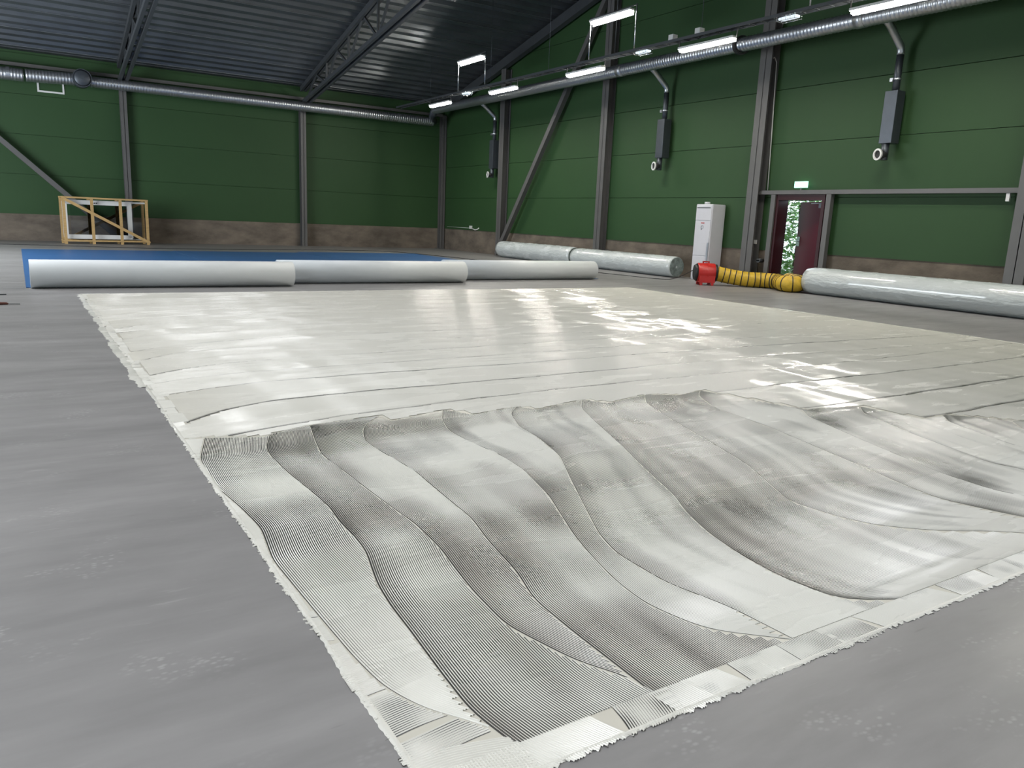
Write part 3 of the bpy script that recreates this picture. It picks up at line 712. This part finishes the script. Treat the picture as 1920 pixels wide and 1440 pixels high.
def mk_edge(P):
    P = sorted(P); ys = np.array([p[0] for p in P]); xs = np.array([p[1] for p in P])
    # smooth the polyline
    yy = np.linspace(ys[0], ys[-1], 160); xx = np.interp(yy, ys, xs)
    for _ in range(10): xx[1:-1] = .25 * xx[:-2] + .5 * xx[1:-1] + .25 * xx[2:]
    return (lambda s: np.interp(s, yy, xx)), ys[-1]
EDG = [mk_edge(p) for p in E]
FAR = lambda s: np.full_like(s, 8.0)
# top limit of the near zone as y at x
def ytop(x):
    tx = np.array([.70, .80, 1.12, 1.20, 1.45, 1.9, 1.95, 2.4, 2.5, 2.9, 3.0, 3.5, 3.6, 4.1, 4.3, 4.62, 4.9, 5.4, 5.5, 5.8, 6.15, 6.7, 7.4, 11])
    ty = np.array([4.5, 4.52, 4.40, 4.46, 4.55, 4.60, 4.45, 4.58, 4.38, 4.47, 4.34, 4.46, 4.3, 4.42, 4.3, 4.36, 3.55, 3.46, 3.0, 3.02, 2.68, 2.6, 2.6, 2.6])
    return np.interp(x, tx, ty)
def near_fill(k):
    # wetness of each stroke: overall coverage, how it changes along and across
    spec = {0: (.57, .40), 1: (.44, 0), 2: (.48, .0), 3: (.45, .02), 4: (.52, .12), 5: (.50, .1), 6: (.52, .05), 7: (.54, .05), 8: (.54, .05)}
    b0, ex = spec.get(k, (.52, .05))
    def fn(x, y, off):
        n1 = vnoise(x * 2.2 + k * 3.3, y * 3.4 + k, 31 + k); n2 = vnoise(x * 9 + k, y * 3 + 2 * k, 51 + k)
        edge_dark = -.20 * np.exp(-off / .09); st = vnoise(off * 16 + k, y * .7 + k, 61 + k)
        low = ex * np.clip((2.6 - y) / 1.0, 0, 1)
        farup = .06 * np.clip((np.hypot(x, y) - 2.8) / 2.5, 0, 1)
        return b0 + .40 * (n1 - .5) + .20 * (n2 - .5) + (.14 if k < 4 else .34) * (st - .5) - (.08 if k > 5 else 0) + edge_dark + low + farup - (.32 if k >= 5 else .12) * np.exp(-np.clip(ytop(x) - y, 0, 9) / .11)
    return fn
for k, (edge, ymax) in enumerate(EDG):
    nxt = EDG[k + 1][0] if k + 1 < len(EDG) else FAR
    near = k < 6
    s = np.concatenate([np.arange(1.42, ymax - .35, .03 if near else .045), np.arange(ymax - .35, ymax + .12, .01)])
    lim = lambda s_, nxt=nxt: np.maximum(nxt(s_) - .002, 0)
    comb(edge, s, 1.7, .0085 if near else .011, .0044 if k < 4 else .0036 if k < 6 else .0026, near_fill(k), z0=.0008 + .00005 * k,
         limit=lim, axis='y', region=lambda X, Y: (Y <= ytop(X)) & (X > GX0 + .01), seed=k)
# near strokes need their upper limit against the next stroke only where that stroke exists; beyond its start fill with the far strokes

# far zone: long strokes along x
rr = random.Random(5)
ys_ = []; y = 2.55
while y < GY1 - .2:
    ys_.append(y); y += rr.uniform(.42, .6)
ys_.append(GY1)
def mk_far(y0, k):
    hk = rr.uniform(.25, .5); sl = rr.uniform(-.02, .015); ph = rr.uniform(0, 6); ln = rr.uniform(.35, .7)
    return lambda x: y0 - hk * np.exp(-(x - .8) / ln) + sl * (x - 3) + .035 * np.sin(x * .9 + ph) + .007 * np.sin(x * 7 + 2 * ph) + .003 * np.sin(x * 17 + ph)
FE = [mk_far(y0, k) for k, y0 in enumerate(ys_)]
TOP = lambda x: np.full_like(x, GY1)
def far_region(xl):
    def fn(X, Y): return (Y > ytop(X)) & (X >= xl - 1e-6) & (X < GX1 - .02) & (Y < GY1 - .02) & (Y > GY0)
    return fn
for k, e in enumerate(FE[:-1]):
    nxt = FE[k + 1] if k + 1 < len(FE) - 1 else TOP
    far = ys_[k] > 6.5
    p = .018 if far else .012
    s = np.arange(.73 + rr.uniform(0, .06), GX1, .10 if far else .07)
    def ff(x, y, off, k=k):
        n1 = vnoise(x * .8 + k * 3.3, y * 2 + k, 71 + k); n2 = vnoise(x * 2.5, y * 9 + 2 * k, 91 + k)
        st = vnoise(x * .45 + k, off * 15 + k, 111 + k)
        return .66 + .25 * (n1 - .5) + .15 * (n2 - .5) + .3 * (st - .5) - .46 * np.exp(-(off / (.026 if k < 12 else .045)) ** 2) + .1 * np.clip((y - 6) / 4, 0, 1)
    comb(e, s, 1.1, p, p * .36, ff, z0=.001, limit=lambda s_, nxt=nxt: nxt(s_) - .004, axis='x', region=far_region(s[0]), seed=k + 40)

# border bands: short strokes square to the edge, ridges end on the bare floor
yb = GY0
rb = random.Random(9)
i = 0
while yb < GY1:
    wy = rb.uniform(.10, .26); x_in = (1.04 if yb < 1.75 or rb.random() < .8 else rb.uniform(.85, .95)) if yb < 2.3 else rb.uniform(.76, .84)
    x_in = min(x_in, 1.05); a = rb.uniform(-.28, .2); ph = rb.uniform(0, 6); far = yb > 5
    x_out = GX0 - .035
    s = np.linspace(x_out, x_in, 40 if not far else 7)
    e = lambda x, y0=yb, a=a, ph=ph: y0 + a * (x - GX0) + .02 * np.sin((x - GX0) * 9 + ph)
    q = rb.uniform(.5, .82)
    def bf(x, y, off, q=q, i=i): return q + .55 * (vnoise(x * 12 + i, y * 10, 7 + i % 9) - .5)
    def reg(X, Y): 
        lim_ = np.where(Y < 4.5, EDG[0][0](Y) - .004, 20)
        return (X < lim_) & (Y > GY0) & (X > GX0 - .020 * vnoise(Y * 110, Y * 0 + 2, 77) + .012 * (vnoise(Y * 8, Y * 0, 78) - .5))
    comb(e, s, wy, .0085 if not far else .016, .0042, bf, z0=.0009, axis='x', region=reg, seed=i)
    yb += wy * .98; i += 1
xb = GX0
while xb < 7.5:
    wx = rb.uniform(.12, .30); y_in = 1.418; a = rb.uniform(-.5, .2); ph = rb.uniform(0, 6)
    y_out = GY0 - .035
    s = np.linspace(y_out, y_in, 30)
    e = lambda y, x0=xb, a=a, ph=ph: x0 + a * (y - GY0) + .012 * np.sin((y - GY0) * 12 + ph)
    q = rb.choice([.75, .7, .6, .55, .45, .8]) - (.1 if xb > 1.4 else 0)
    def bf(x, y, off, q=q, i=i): return q + .55 * (vnoise(x * 12 + i, y * 14, 7 + i % 9) - .5)
    comb(e, s, wx, .0085 if xb < 4 else .012, .0042 if xb < 1.8 else .0028, bf, z0=.0010, axis='y', seed=i, region=lambda X, Y: (Y > GY0 - .018 * vnoise(X * 110, X * 0 + 2, 79) + .012 * (vnoise(X * 8, X * 0, 80) - .5)))
    xb += wx * .98; i += 1
# ragged outer lip (thick beads) along the four sides
def lip(horizontal, c, a0, a1, wmean, sgn, step=.012, hz=.0045):
    s = np.arange(a0, a1, step); n = len(s)
    w0 = wmean * (.6 + .9 * vnoise(s * 9, s * 0 + 3, 3) + .35 * rng.random(n))
    prof = [(-.55, .0), (-.3, .6), (0, 1), (.3, .8), (.6, .05)]
    C = np.stack([c + sgn * w0 * (.35 - f_) for f_, _ in prof], 1); Z = np.stack([.0006 + hz * zz * (.7 + .6 * rng.random(n)) for _, zz in prof], 1)
    SS = np.repeat(s[:, None], 5, 1)
    X, Y = (SS, C) if horizontal else (C, SS)
    emit(X, Y, Z, np.ones_like(X, bool), np.zeros(4, bool))
lip(False, GX0 + .01, GY0, 6, .016, -1); lip(False, GX0, 6, GY1, .05, -1, .03)
lip(True, GY0 + .01, GX0, 7, .012, -1); lip(True, GY1, GX0, GX1, .06, 1, .04); lip(False, GX1, GY0, GY1, .06, 1, .04)
V = np.concatenate(AV); F = np.concatenate(AF); Mi = np.concatenate(AM)
me = bpy.data.meshes.new('adhesive_bed'); me.vertices.add(len(V)); me.vertices.foreach_set('co', V.astype(np.float32).ravel())
me.loops.add(len(F) * 4); me.loops.foreach_set('vertex_index', F.astype(np.int32).ravel())
me.polygons.add(len(F)); me.polygons.foreach_set('loop_start', np.arange(0, len(F) * 4, 4, dtype=np.int32)); me.polygons.foreach_set('loop_total', np.full(len(F), 4, np.int32))
me.update(calc_edges=True)
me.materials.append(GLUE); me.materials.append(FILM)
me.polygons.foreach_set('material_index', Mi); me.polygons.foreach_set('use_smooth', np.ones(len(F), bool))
# make every face look upward
nz = np.empty(len(F) * 3, np.float32); me.polygons.foreach_get('normal', nz); flip = nz.reshape(-1, 3)[:, 2] < 0
print('adhesive quads', len(F), 'flip', int(flip.sum()))
if flip.any():
    F2 = F.copy(); F2[flip] = F2[flip][:, ::-1]; me.loops.foreach_set('vertex_index', F2.astype(np.int32).ravel()); me.update(calc_edges=True)
gl = bpy.data.objects.new('adhesive_bed', me); COL.objects.link(gl)
tag(gl, 'large rectangle of wet white flooring adhesive combed into fine ridges on the grey floor', 'adhesive', kind='stuff')
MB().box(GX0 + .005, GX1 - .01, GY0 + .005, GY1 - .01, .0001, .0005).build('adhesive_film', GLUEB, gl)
